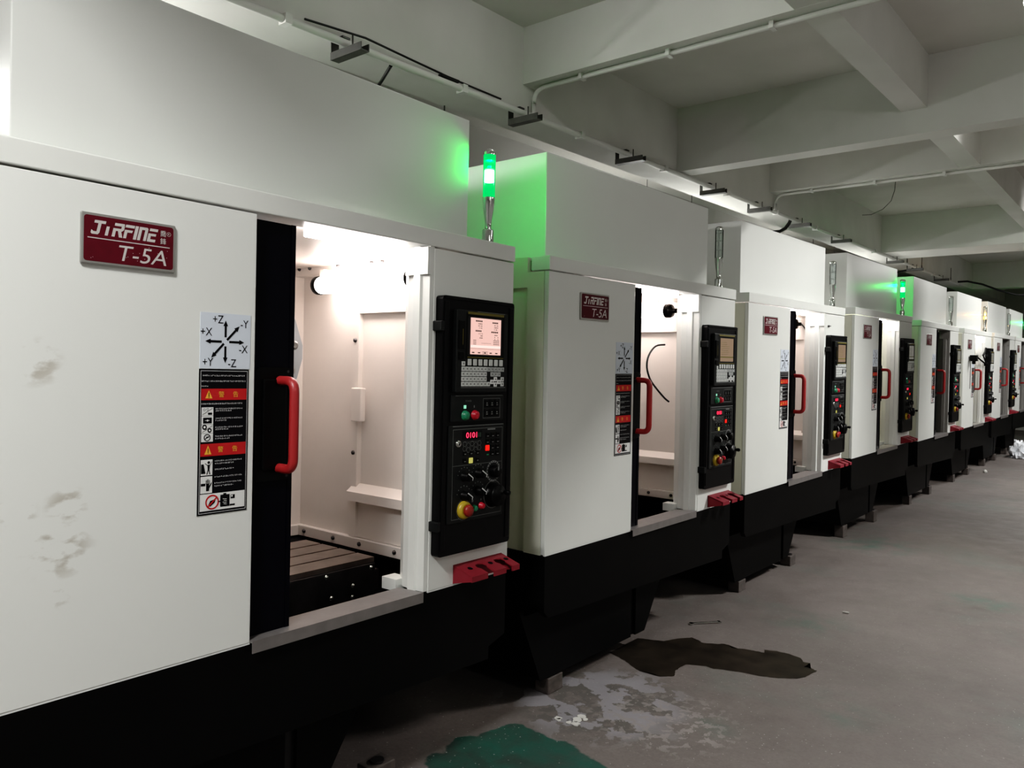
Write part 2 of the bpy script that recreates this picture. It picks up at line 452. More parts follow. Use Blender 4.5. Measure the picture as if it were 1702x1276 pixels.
TABLE_BOLTS = [(-.441, y, z) for y, z in ((.376, .777), (.578, .775), (.494, .725), (.493, .685), (.40, .70), (.1, .777), (-.15, .777))]
def f_junction(b): b.box(-.665, -.605, .655, .68, 1.295, 1.425, 'inner', .004)
def f_pan(b):
    b.box(-1.035, -.02, -.74, .70, .645, .66, 'pan')
    b.prism([(-.20, .66), (-.04, .66), (-.04, .76), (-.10, .70)], -.72, .39, 'pan', 1)
    b.prism([(-1.035, .66), (-1.035, .80), (-.92, .74), (-.88, .66)], -.74, .70, 'pan', 1)
def f_table(b):
    y0, y1, x0, x1, z = -.35, .60, -.857, -.447, .81
    b.box(x0, x1, y0, y1, .675, z - .018, 'darksteel')
    n = 4; gw = .012; w = (x1 - x0 - gw * (n - 1)) / n
    for i in range(n):
        a = x0 + i * (w + gw)
        b.box(a, a + w, y0, y1, z - .018, z, 'table')
    b.box(x1, x1 + .006, y0, y1, .672, z - .02, 'darksteel', .002)
def f_cover(b):
    b.box(-.90, -.50, .604, .675, .662, .745, 'cover', .006)
def f_cover2(b): b.box(-.93, -.86, .45, .672, .73, .775, 'cover', .004)
def f_chute(b): b.prism([(-.36, .66), (-.16, .66), (-.20, .71), (-.32, .715)], .12, .39, 'pan', 1)
def f_head(b):
    b.prism([(.0, 1.70), (.24, 1.70), (.275, 1.66), (.306, 1.575), (.306, 1.53), (.285, 1.462), (.25, 1.44), (.0, 1.44)], -.56, -.50, 'headp')
    b.box(-1.03, -.56, -.12, .22, 1.25, 1.86, 'headp', .02)
    b.lathe([(.09, 0), (.09, .1), (.06, .16), (.045, .2)], (-.62, .05, 1.30), (0, 0, -1), 'steel', 20)
    for y, z in ((.272, 1.575), (.262, 1.49), (.15, 1.66), (.15, 1.48)):
        b.lathe([(.014, 0), (.014, .004), (.009, .0045)], (-.50, y, z), (1, 0, 0), 'steel', 12)
M['headp'] = mat('head_casting_paint', (.40, .41, .42), .4, noise=.1)

def f_lamp(m):
    def g(b):
        b.lathe([(.001, 0), (.026, .004), (.033, .016), (.034, .03), (.034, .53), (.001, .54)], (-.825, .615, 1.825), (1, 0, 0), m, 24, False)
    return g
def f_lampcap(b):
    b.lathe([(.030, -.006), (.0365, -.002), (.037, .016), (.0345, .018)], (-.83, .615, 1.825), (1, 0, 0), 'blk_plastic', 20)
def f_lampcap2(b):
    b.lathe([(.037, -.006), (.038, .018), (.034, .03), (.014, .036), (.012, .06)], (-.295, .615, 1.825), (1, 0, 0), 'blk_plastic', 20)
def f_lampcord(b):
    b.tube(arc((-.235, .615, 1.825), (-.20, .66, 1.72), (-.20, .615, 1.80), 8), .005, 'rubber', 8)
def f_lampbr(b): b.box(-.80, -.775, .600, .66, 1.850, 1.885, 'inner')
def f_lampbr2(b): b.box(-.36, -.335, .600, .66, 1.850, 1.885, 'inner')
def f_strip(m):
    def g(b):
        b.box(-.128, -.098, .03, .375, ZB - .016, ZB + .008, m, .003)
    return g
def f_hose(b):
    p = [(-.24, .50, 1.64), (-.255, .43, 1.63), (-.26, .37, 1.58), (-.26, .355, 1.52), (-.255, .38, 1.46), (-.245, .43, 1.41), (-.23, .49, 1.36), (-.22, .52, 1.34)]
    q = []
    for i in range(len(p) - 1):
        for t in (0, .25, .5, .75):
            a = [Vector(p[max(0, min(len(p) - 1, i + d))]) for d in (-1, 0, 1, 2)]
            q.append(.5 * ((2 * a[1]) + (a[2] - a[0]) * t + (2 * a[0] - 5 * a[1] + 4 * a[2] - a[3]) * t * t + (3 * a[1] - a[0] - 3 * a[2] + a[3]) * t ** 3))
    b.tube(q + [Vector(p[-1])], .005, 'rubber', 8)

# --- control panel
def f_cp(b):
    b.prism(rrect(.440, .795, .912, 1.738, .012), -.004, .030, 'panelblk')
    b.prism([(.445, 1.735), (.79, 1.735), (.785, 1.728), (.45, 1.728)], .030, .034, 'panelblk')
    b.box(.030, .0335, .448, .468, .93, 1.72, 'panelblk', .002)
    b.box(.030, .0335, .768, .788, .93, 1.72, 'panelblk', .002)
def f_hinge(b):
    b.box(-.002, .036, .428, .446, -.016, .016, 'unit', .003)
def f_disp(b):
    b.box(.030, .050, .487, .738, 1.432, 1.697, 'unit', .004)
    b.frame(.527, .718, 1.541, 1.688, .010, .0506, 'blk_plastic')
    b.rect(.535, .715, 1.684, 1.692, .0512, 'olive')
    b.rect(.58, .72, 1.6935, 1.695, .0512, 'pline')
    b.box(.050, .055, .491, .520, 1.572, 1.662, 'blk_plastic', .002)
    b.rect(.507, .510, 1.585, 1.635, .0555, 'olive')
    b.box(.050, .055, .494, .518, 1.538, 1.562, 'blk_plastic', .002)
    b.rect(.535, .715, 1.5445, 1.5475, .0512, 'olive')
    b.rect(.508, .73, 1.4475, 1.4495, .0506, 'pline')
def f_screen(m):
    def g(b):
        b.rect(.548, .700, 1.556, 1.674, .0512, m)
        R = random.Random(3)
        if m == 'screen':
            for (y, z, w) in ((.572, 1.662, .034), (.655, 1.660, .03), (.572, 1.630, .03), (.65, 1.629, .036)):
                for k in range(4): b.rect(y + k * w / 4, y + k * w / 4 + w / 5, z, z + .005, .0516, 'scr_ink')
            for (y, z0) in ((.585, 1.654), (.665, 1.652), (.588, 1.622), (.667, 1.620)):
                for r in range(3):
                    for k in range(5):
                        if R.random() < .8: b.rect(y + k * .004, y + k * .004 + .0026, z0 - r * .0068, z0 - r * .0068 + .0034, .0516, 'scr_ink')
            for z in (1.600, 1.594, 1.588):
                for k in range(3): b.rect(.562 + k * .005, .565 + k * .005, z, z + .003, .0516, 'scr_ink')
                for k in range(6): b.rect(.662 + k * .005, .665 + k * .005, z + .002, z + .005, .0516, 'scr_ink')
            b.rect(.6, .65, 1.593, 1.5938, .0516, 'scr_ink')
            b.rect(.549, .699, 1.578, 1.586, .0516, 'scr_hi')
            b.rect(.549, .699, 1.5745, 1.5752, .0516, 'scr_ink')
            for k in range(5): b.rect(.556 + k * .029, .568 + k * .029, 1.560, 1.5635, .0517, 'scr_ink')
            b.frame(.607, .634, 1.5575, 1.566, .001, .0518, 'scr_ink')
        else:
            b.rect(.549, .699, 1.575, 1.581, .0516, 'olive')
            for r in range(7): b.rect(.56, .62 + .05 * R.random(), 1.592 + r * .010, 1.5935 + r * .010, .0516, 'olive')
    return g
def f_skey(b): b.box(.050, .0535, -.0085, .0085, -.0105, .0105, 'keyw', .0015)
def f_keys(b):
    R = random.Random(5)
    def key(y, z, m='key'): b.box(.050, .0525, y - .0079, y + .0079, z - .0072, z + .0072, m, .001); b.rect(y - .003, y + .003, z - .0025, z + .003, .0527, 'pline')
    y0, dy = .517, .01775
    key(y0, 1.525, 'keyw')
    for r, cols in enumerate((range(12), (0, 1, 2, 3, 4, 5, 6, 8, 9, 10), (0, 1, 2, 3, 4, 5, 6, 11), (0, 1, 2, 3, 4, 5, 6, 7, 11))):
        for c in cols: key(y0 + c * dy, 1.5085 - r * .0163, 'key' if c > 6 and r < 2 else 'keyw')
    for c, z in ((8, 1.467), (9, 1.476), (9, 1.4585), (10, 1.467)): key(y0 + c * dy, z, 'white')
def f_power(b):
    b.box(.030, .036, .482, .740, 1.338, 1.424, 'unit', .002)
    b.rect(.50, .735, 1.4205, 1.4225, .0364, 'pline')
    b.text('POWER', .0364, .562, 1.4015, .006, 'pline')
    b.box(.036, .038, .540, .550, 1.380, 1.391, 'ledgrn'); b.rect(.588, .593, 1.382, 1.390, .0364, 'pline')
    b.frame(.634, .722, 1.346, 1.412, .0014, .0364, 'pline')
    for i in range(3):
        for j in range(2):
            y = .642 + i * .026; z = 1.352 + j * .030
            b.box(.036, .038, y, y + .021, z, z + .024, 'blk_plastic', .002)
            b.rect(y + .006, y + .015, z + .006, z + .009, .0384, 'pline'); b.rect(y + .007, y + .013, z + .012, z + .016, .0384, 'pline')
def f_button(m, r=.012):
    def g(b):
        b.lathe([(r * 1.25, 0), (r * 1.25, .004), (r, .005), (r, .012), (r * .85, .014), (.0005, .0142)], (.036, 0, 0), (1, 0, 0), m, 18)
    return g
def f_oper(b):
    b.box(.030, .036, .474, .746, 1.012, 1.326, 'unit', .002)
    b.rect(.49, .742, 1.3225, 1.3245, .0364, 'pline')
    b.frame(.492, .738, 1.024, 1.314, .0014, .0364, 'pline')
    b.rect(.493, .737, 1.196, 1.1972, .0364, 'pline')
    b.rect(.535, .632, 1.279, 1.307, .0364, 'ink')
    # hexagonal zone
    for i in range(5):
        for j in range(2): b.disc(.548 + i * .018, 1.250 + j * .015 - (i % 2) * .005, .0095, .0364, 'pline', 6, .0082)
    b.rect(.54, .62, 1.271, 1.2718, .0364, 'pline')
    for i in range(3):
        for j in range(4):
            if (i, j) in ((0, 1), (0, 0)): continue
            y = .651 + i * .0262; z = 1.219 + j * .0205
            b.box(.036, .0385, y, y + .019, z, z + .0165, 'blk_plastic', .002); b.rect(y + .004, y + .014, z + .004, z + .0065, .0388, 'pline')
    b.rect(.66, .70, 1.306, 1.311, .0364, 'pline')
    for i in range(3):
        for j in range(2):
            if (i, j) == (1, 0): continue
            y = .541 + i * .031; z = 1.203 + j * .024
            b.box(.036, .0385, y, y + .017, z, z + .015, 'blk_plastic', .002); b.rect(y + .004, y + .012, z + .004, z + .007, .0388, 'pline')
    b.box(.036, .039, .569, .588, 1.201, 1.219, 'ledyel', .002)
    b.box(.036, .039, .650, .670, 1.237, 1.2555, 'ledred', .002)
    b.rect(.655, .666, 1.222, 1.226, .0388, 'bgreen')
    # dial scales
    for y, z, r in ((.549, 1.160, .030), (.617, 1.165, .030), (.549, 1.098, .032), (.617, 1.107, .030)):
        for k in range(-3, 4):
            a = math.radians(90 - k * 26); b.rect(y + r * math.cos(a) - .0016, y + r * math.cos(a) + .0016, z + r * math.sin(a) - .0016, z + r * math.sin(a) + .0016, .0364, 'pline')
    b.disc(.695, 1.166, .036, .0364, 'pline', 28, .0335); b.disc(.695, 1.166, .030, .0364, 'pline', 28, .0288)
    for k in range(20):
        a = k * math.pi / 10
        b.rect(.695 + .0318 * math.cos(a) - .0012, .695 + .0318 * math.cos(a) + .0012, 1.166 + .0318 * math.sin(a) - .0012, 1.166 + .0318 * math.sin(a) + .0012, .0366, 'inkt')
    b.rect(.685, .706, 1.122, 1.125, .0364, 'pline'); b.rect(.588, .596, 1.072, 1.079, .0364, 'pline'); b.rect(.632, .637, 1.073, 1.080, .0364, 'pline')
    b.disc(.549, 1.052, .034, .0364, 'pline', 24, .0325)
def f_digits(b): b.text('0101', .0372, .580, 1.284, .018, 'digit', sx=1.15); b.rect(.612, .618, 1.285, 1.300, .0368, 'ledgrn2'); b.rect(.621, .627, 1.285, 1.300, .0368, 'ledgrn2')
M['ledgrn2'] = mat('dull_led', (.03, .06, .04), .4)
def f_knob(b):
    b.lathe([(.017, 0), (.016, .004), (.0145, .006), (.0135, .022), (.012, .024), (.0005, .0242)], (.036, 0, 0), (1, 0, 0), 'blk_plastic', 18)
    b.box(.058, .064, -.0035, .0035, -.0145, .0145, 'blk_plastic', .001)
    b.add([(.0645, -.012, .011), (.0645, -.009, .014), (.0645, .014, -.002), (.0645, .0115, -.012), (.0645, .009, -.011), (.0645, .0105, -.003)], [(0, 1, 2, 5), (5, 2, 3, 4)], 'inkt')
def f_dial(b):
    b.lathe([(.021, 0), (.020, .018), (.018, .022), (.0005, .0222)], (.036, 0, 0), (1, 0, 0), 'blk_plastic', 20)
    b.box(.058, .060, -.002, .002, .004, .018, 'pline')
def f_wheel(b):
    b.lathe([(.040, 0), (.040, .004), (.038, .006), (.036, .020), (.037, .026), (.034, .032), (.015, .034), (.012, .038), (.0005, .0382)], (.036, 0, 0), (1, 0, 0), 'blk_plastic', 28)
    b.disc(0, .002, .0475, .0366, 'pline', 28, .045)
    b.lathe([(.005, 0), (.005, .006), (.008, .009), (.009, .022), (.006, .027), (.0005, .0275)], (.066, .022, .010), (1, 0, 0), 'blk_plastic', 14)
def f_estop(b):
    b.lathe([(.030, 0), (.030, .006), (.027, .012), (.02, .014)], (.036, 0, 0), (1, 0, 0), 'yel', 24)
    b.lathe([(.012, .010), (.012, .015), (.019, .018), (.0205, .025), (.017, .031), (.008, .033), (.0005, .0332)], (.036, 0, 0), (1, 0, 0), 'ered', 24)
def f_keysw(b):
    b.lathe([(.012, 0), (.012, .006), (.009, .009), (.0005, .0092)], (.036, 0, 0), (1, 0, 0), 'chrome', 16); b.box(.045, .047, -.001, .001, -.005, .005, 'ink')

# --- labels
LOGO = {
 'J': [[(.10, .80), (.98, .80), (.98, 1), (.10, 1)], [(.42, .12), (.66, .12), (.66, .82), (.42, .82)], [(.10, 0), (.56, 0), (.66, .14), (.42, .2), (.18, .2), (.0, .3), (.0, .08)]],
 'i': [[(.08, 0), (.32, 0), (.32, .66), (.08, .66)]],
 'R': [[(.05, .80), (.72, .80), (.86, .92), (.80, 1), (.05, 1)], [(0, 0), (.24, 0), (.24, .62), (0, .62)], [(.24, .44), (.72, .44), (.86, .56), (.86, .86), (.62, .86), (.62, .62), (.24, .62)], [(.40, .46), (.66, .46), (.86, 0), (.58, 0)]],
 'F': [[(.0, .80), (.74, .80), (.74, 1), (.0, 1)], [(0, 0), (.24, 0), (.24, .62), (0, .62)], [(.24, .44), (.62, .44), (.66, .62), (.24, .62)]],
 'I': [[(0, 0), (.26, 0), (.26, 1), (0, 1)]],
 'n': [[(0, 0), (.24, 0), (.24, 1), (0, 1)], [(.24, .80), (.62, .80), (.62, 1), (.24, 1)], [(.50, 0), (.74, 0), (.74, .92), (.64, 1), (.50, 1)]],
 'E': [[(.05, .80), (.74, .80), (.74, 1), (.05, 1)], [(0, 0), (.24, 0), (.24, .62), (0, .62)], [(.24, .44), (.66, .44), (.66, .62), (.24, .62)], [(.24, 0), (.70, 0), (.70, .2), (.24, .2)]],
}
def f_np(b):
    b.box(.0, .007, -.6235, -.4175, 1.7105, 1.8195, 'plated', .003)
    b.prism(rrect(-.6175, -.4235, 1.7175, 1.8135, .006), .0068, .0078, 'maroon')
def f_nptext(b):
    X = .0082
    y = -.605; z0 = 1.7745; h = .0300; kx = .0265
    for ch, adv in (('J', 1.02), ('i', .62), ('R', .92), ('F', .80), ('I', .34), ('n', .82), ('E', .8)):
        for poly in LOGO[ch]:
            b.poly([(y + a * kx + c * h * .22, z0 + c * h) for a, c in poly], X, 'plate_text')
        y += adv * kx
    b.rect(-.6105, -.432, 1.7655, 1.7675, X, 'plate_text')
    b.text('T-5A', X, -.4955, 1.7245, .0335, 'plate_text', shear=.22, sx=1.12)
    b.text('\u55ac', X, -.4475, 1.7900, .0135, 'plate_text'); b.text('\u92d2', X, -.4475, 1.7730, .0135, 'plate_text')
    b.disc(-.4345, 1.797, .0048, X, 'plate_text', 14, .0042); b.text('R', X, -.4345, 1.7952, .0038, 'plate_text')
    R = random.Random(2)
    for _ in range(14): 
        yy = R.uniform(-.61, -.43); zz = R.uniform(1.722, 1.76); b.rect(yy, yy + .0012, zz, zz + .0012, X, 'plate_text')
def f_axes(b):
    b.box(.0, .0012, -.3505, -.2165, 1.4945, 1.6285, 'label_w')
    X = .0018; cy, cz = -.285, 1.560
    def arrow(dy, dz, a0, a1):
        L = math.hypot(dy, dz); dy /= L; dz /= L; ny, nz = -dz, dy; w = .0028; hw = .0062; hl = .014
        P = lambda t, k: (cy + dy * t + ny * k, cz + dz * t + nz * k)
        b.poly([P(a0, -w), P(a1 - hl, -w), P(a1 - hl, w), P(a0, w)], X, 'ink'); b.poly([P(a1 - hl, -hw), P(a1, 0), P(a1 - hl, hw)], X, 'ink')
    arrow(0, 1, .011, .052); arrow(0, -1, .011, .052); arrow(1, 0, .010, .051); arrow(-1, 0, .010, .053)
    arrow(.8, .85, .006, .054); arrow(-.8, -.85, .006, .054)
    for t, y, z in (('+Z', -.305, 1.605), ('-Y', -.234, 1.597), ('+X', -.335, 1.574), ('-X', -.236, 1.535), ('+Y', -.330, 1.502), ('-Z', -.266, 1.500)):
        b.text(t, X, y, z - .001, .019, 'ink', sx=.86)
def f_warn(b):
    y0, y1, z0, z1 = -.3515, -.2195, 1.143, 1.4935; w = y1 - y0; h = z1 - z0
    b.box(.0, .0012, y0, y1, z0, z1, 'ink')
    X = .0017; T = 'inkt'
    Y = lambda a: y0 + a * w
    Z = lambda f: z1 - f * h
    b.frame(y0 + .0035, y1 - .0035, z0 + .004, z1 - .004, .0011, X, T)
    R = random.Random(11)
    def row(a0, a1, f, hh=.0036):
        a = a0
        while a < a1 - .015:
            k = .030 + .006 * R.random()
            y = Y(a); zz = Z(f)
            # a character-like block of a few strokes
            c = k * w * .62
            for _ in range(3):
                if R.random() < .5: q = zz + R.random() * hh * .8; b.rect(y, y + c, q, q + .0007, X, T)
                else: q = y + R.random() * c * .8; b.rect(q, q + .0007, zz, zz + hh, X, T)
            a += k
    row(.07, .93, .050); row(.05, .93, .088); row(.05, .18, .122)
    for f0, f1 in ((.135, .213), (.512, .597)):
        b.rect(Y(.045), Y(.955), Z(f1), Z(f0), X, 'lred')
        fm = (f0 + f1) / 2
        b.poly([(Y(.12), Z(f1 - .012)), (Y(.26), Z(f1 - .012)), (Y(.19), Z(f0 + .010))], X + .0004, 'lyel')
        b.rect(Y(.184), Y(.198), Z(fm + .014), Z(fm - .012), X + .0008, 'ink'); b.rect(Y(.184), Y(.198), Z(fm + .022), Z(fm + .017), X + .0008, 'ink')
        b.text('\u8b66', X + .0004, Y(.44), Z(fm + .020), .0145, 'lyel'); b.text('\u544a', X + .0004, Y(.73), Z(fm + .020), .0145, 'lyel')
    row(.05, .88, .243)
    # pictogram column
    for k in range(4):
        f0 = .262 + k * .0595; b.rect(Y(.055), Y(.285), Z(f0 + .0575), Z(f0), X, 'white')
    L = lambda p, q, t, m='ink': b.poly([(p[0], p[1] - t), (q[0], q[1] - t), (q[0], q[1] + t), (p[0], p[1] + t)], X + .0005, m)
    L((Y(.07), Z(.312)), (Y(.27), Z(.268)), .0006); b.rect(Y(.18), Y(.26), Z(.313), Z(.298), X + .0005, 'ink'); b.disc(Y(.11), Z(.278), .003, X + .0005, 'ink', 10, .0022); b.disc(Y(.17), Z(.275), .003, X + .0005, 'ink', 10, .0022)
    b.rect(Y(.085), Y(.255), Z(.372), Z(.332), X + .0005, 'ink'); b.rect(Y(.12), Y(.21), Z(.353), Z(.350), X + .0008, 'white'); b.disc(Y(.17), Z(.352), .0025, X + .0008, 'white', 8)
    b.disc(Y(.115), Z(.397), .0062, X + .0005, 'ink', 14); b.disc(Y(.215), Z(.420), .0055, X + .0005, 'ink', 14); L((Y(.07), Z(.432)), (Y(.27), Z(.388)), .0006); b.disc(Y(.115), Z(.397), .003, X + .0008, 'white', 8); b.disc(Y(.215), Z(.42), .0025, X + .0008, 'white', 8)
    b.disc(Y(.17), Z(.469), .0088, X + .0005, 'ink', 18, .0066); L((Y(.13), Z(.478)), (Y(.21), Z(.460)), .0012); b.rect(Y(.15), Y(.20), Z(.470), Z(.462), X + .0006, 'ink')
    for a, f in ((.33, .272), (.33, .286), (.33, .338), (.33, .353), (.33, .400), (.33, .414), (.33, .462), (.33, .478)):
        row(a, .90 if f not in (.286, .353, .414, .478) else .55 + .2 * R.random(), f + .006)
    b.rect(Y(.055), Y(.285), Z(.727), Z(.620), X, 'white'); b.rect(Y(.055), Y(.285), Z(.850), Z(.735), X, 'white')
    b.poly([(Y(.06), Z(.65)), (Y(.11), Z(.65)), (Y(.15), Z(.715)), (Y(.06), Z(.715))], X + .0005, 'ink')
    b.disc(Y(.21), Z(.640), .0035, X + .0005, 'ink', 10); b.poly([(Y(.185), Z(.655)), (Y(.235), Z(.655)), (Y(.225), Z(.69)), (Y(.19), Z(.69))], X + .0005, 'ink')
    L((Y(.19), Z(.66)), (Y(.135), Z(.645)), .001); L((Y(.23), Z(.66)), (Y(.275), Z(.635)), .001)
    b.poly([(Y(.19), Z(.69)), (Y(.21), Z(.69)), (Y(.185), Z(.722)), (Y(.165), Z(.722))], X + .0005, 'ink'); b.poly([(Y(.205), Z(.69)), (Y(.225), Z(.69)), (Y(.245), Z(.722)), (Y(.225), Z(.722))], X + .0005, 'ink')
    b.rect(Y(.06), Y(.15), Z(.800), Z(.782), X + .0005, 'ink'); b.rect(Y(.165), Y(.225), Z(.835), Z(.785), X + .0005, 'ink')
    for k in range(4): b.rect(Y(.158 + k * .022), Y(.171 + k * .022), Z(.787), Z(.752 + .006 * abs(k - 1.5)), X + .0005, 'ink')
    b.poly([(Y(.225), Z(.80)), (Y(.272), Z(.775)), (Y(.275), Z(.785)), (Y(.225), Z(.82))], X + .0005, 'ink')
    for f in (.632, .650, .690, .742, .785, .805):
        row(.33, .90 if f not in (.650, .690, .805) else .72, f + .006)
    b.rect(Y(.050), Y(.950), Z(.972), Z(.856), X, 'white')
    b.disc(Y(.29), Z(.915), .0180, X + .0005, 'lred', 24, .0142); b.poly([(Y(.20), Z(.940)), (Y(.215), Z(.948)), (Y(.38), Z(.890)), (Y(.365), Z(.882))], X + .0008, 'lred')
    b.poly([(Y(.21), Z(.935)), (Y(.25), Z(.905)), (Y(.36), Z(.895)), (Y(.34), Z(.92)), (Y(.25), Z(.945))], X + .0006, 'ink')
    b.rect(Y(.45), Y(.64), Z(.955), Z(.872), X + .0005, 'ink'); b.rect(Y(.51), Y(.57), Z(.872), Z(.862), X + .0005, 'ink'); b.rect(Y(.40), Y(.45), Z(.920), Z(.912), X + .0005, 'ink')
    for k in range(4): L((Y(.5 + .02 * (k % 2)), Z(.90 + k * .012)), (Y(.58), Z(.905 + k * .012)), .0007, 'white')
    b.rect(Y(.66), Y(.745), Z(.905), Z(.878), X + .0005, 'ink'); b.rect(Y(.67), Y(.70), Z(.893), Z(.882), X + .0008, 'white'); b.rect(Y(.645), Y(.75), Z(.955), Z(.943), X + .0005, 'ink')

# --- red tool holder
def f_holder(b):
    y0, y1 = .545, .790; k = 'redbox'
    P = lambda y, t: (.002 + t * .082, y, .866 - t * .024)
    # sloped top plate with two open slots
    pts = [(y0, 0), (y1, 0), (y1, 1)]
    for c in (.735, .640):
        pts += [(c + .016, 1), (c + .016, .62), (c + .024, .50), (c + .020, .32), (c, .25), (c - .020, .32), (c - .024, .50), (c - .016, .62), (c - .016, 1)]
    pts += [(y0, 1)]
    n = len(pts); top = [P(*p) for p in pts]; bot = [(x, y, z - .004) for x, y, z in top]
    b.add(top + bot, [tuple(range(n)), tuple(range(n, 2 * n))[::-1]] + [(i, n + i, n + (i + 1) % n, (i + 1) % n) for i in range(n)], k)
    # side cheeks, front lips, back plate
    for y in (y0, y1 - .004):
        b.prism([(.0, .866), (.084, .842), (.084, .826), (.0, .806)], y, y + .004, k, 1)
    for a, c in ((y0, .624), (.656, .719), (.751, y1)):
        b.box(.080, .0845, a, c, .824, .8425, k)
    b.box(-.001, .003, y0, y1, .806, .867, k)
    for c in (.585, .688, .770):
        vs = []
        for i in range(12):
            a = i * math.pi / 6; t = .45 + .10 * math.sin(a); p = P(c + .010 * math.cos(a), t); vs.append((p[0], p[1], p[2] + .0006))
        b.add(vs, [tuple(range(12))], 'ink')

# --- signal tower
TX, TS = -.070, .762
def f_tbase(b):
    c = (TX, TS, 0)
    b.lathe([(.0205, ZT - .001), (.0205, ZT + .052), (.019, ZT + .056), (.012, ZT + .057), (.0115, ZT + .078)], c, (0, 0, 1), 'chrome', 24)
    b.lathe([(.022, ZT), (.022, ZT + .006)], c, (0, 0, 1), 'blk_plastic', 20)
def f_tcone(b): b.lathe([(.0115, 2.018), (.0125, 2.03), (.017, 2.055), (.0205, 2.085), (.0215, 2.108), (.021, 2.112)], (TX, TS, 0), (0, 0, 1), 'chrome', 24)
def f_tcap(b): b.lathe([(.0225, 2.258), (.0228, 2.266), (.020, 2.274), (.012, 2.278), (.0005, 2.2785)], (TX, TS, 0), (0, 0, 1), 'chrome', 24)
def f_tlens(m):
    def g(b): b.lathe([(.0215, 2.110), (.0218, 2.262)], (TX, TS, 0), (0, 0, 1), m, 28, False)
    return g
def f_trods(b):
    for a in (0, 2.1, 4.2): b.cyl((TX + .010 * math.cos(a), TS + .010 * math.sin(a), 2.11), (TX + .010 * math.cos(a), TS + .010 * math.sin(a), 2.262), .0026, 'core_off', 8)
    for z in (2.152, 2.20, 2.242): b.lathe([(.016, z), (.016, z + .003)], (TX, TS, 0), (0, 0, 1), 'core_off', 16)
def f_tcore(m):
    def g(b): 
        z0, z1 = (2.165, 2.205) if m == 'core_green' else (2.113, 2.148)
        b.lathe([(.0175, z0), (.0175, z1)], (TX, TS, 0), (0, 0, 1), m, 18)
    return g
def f_tbaffle(b):  # opaque discs added to keep the green light off the ceiling
    for z in (2.2085, 2.2375): b.lathe([(.0203, z), (.0203, z + .0012)], (TX, TS, 0), (0, 0, 1), 'unit', 20)
def f_sideknob(b):
    z = -DZ; b.lathe([(.004, 0), (.004, .010), (.009, .011), (.010, .017), (.006, .023), (.0005, .0235)], (-.045, W2, z), (0, 1, 0), 'chrome', 14)
def f_latch(b):
    b.lathe([(.007, 0), (.007, .01), (.004, .014)], (0, .478, 1.80), (1, 0, 0), 'darksteel', 10); b.box(.008, .014, .470, .50, 1.798, 1.804, 'darksteel')

# frame of each machine: location, tilt, turn, door edge, lamp, tower, screen, extras
MACH = [
 ((0, 1.2875 - .003, 0), (-.01834, .01515), -.068, 'tube', 'green', 'screen'),
 ((-.0322, 3.1916, -.0214), (-.00441, -.00281), -.100, 'tube', 'off', 'screen_dim'),
 ((-.0399, 5.0714, -.0187), (.00182, -.00981), -.035, 'tube', 'off', 'screen_dim'),
 ((-.0391, 7.0138, .0137), (.0038, -.00762), -.005, 'tube_green', 'green', 'screen_grey'),
 ((-.0174, 8.9596, 0), (-.00067, -.00681), -.005, 'tube_off', 'off', 'screen_grey'),
 ((.0002, 10.914, 0), (.00047, -.0128), -.040, 'tube_green', 'orange', 'screen_grey'),
 ((.0063, 12.8565, .0093), (.00023, -.00909), -.030, 'tube_off', 'off', 'screen_grey'),
 ((.0009, 14.7015, .0134), (-.00036, 0), -.030, 'tube_off', 'green', 'screen_grey'),
]
MLABEL = [
 'nearest cream and black machining center, large open doorway onto steel table, lit green signal light',
 'second cream and black machining center from the camera, clear unlit signal light, oil-free lit interior with hose loop',
 'third machining center from the camera, brightest white top housing, small latch above its control panel',
 'fourth machining center from the camera, green signal light lit and yellowish lit interior',
 'fifth machining center from the camera, dark unlit interior, clear signal light',
 'sixth machining center from the camera, orange signal light lit, black flexible arm by its panel',
 'seventh machining center from the camera, dark doorway, unlit signal light',
 'farthest machining center in the row, cut by the right edge of the photo',
]
MLABEL[1] = 'second cream and black machining center from the camera, black hose loop in its lit interior'

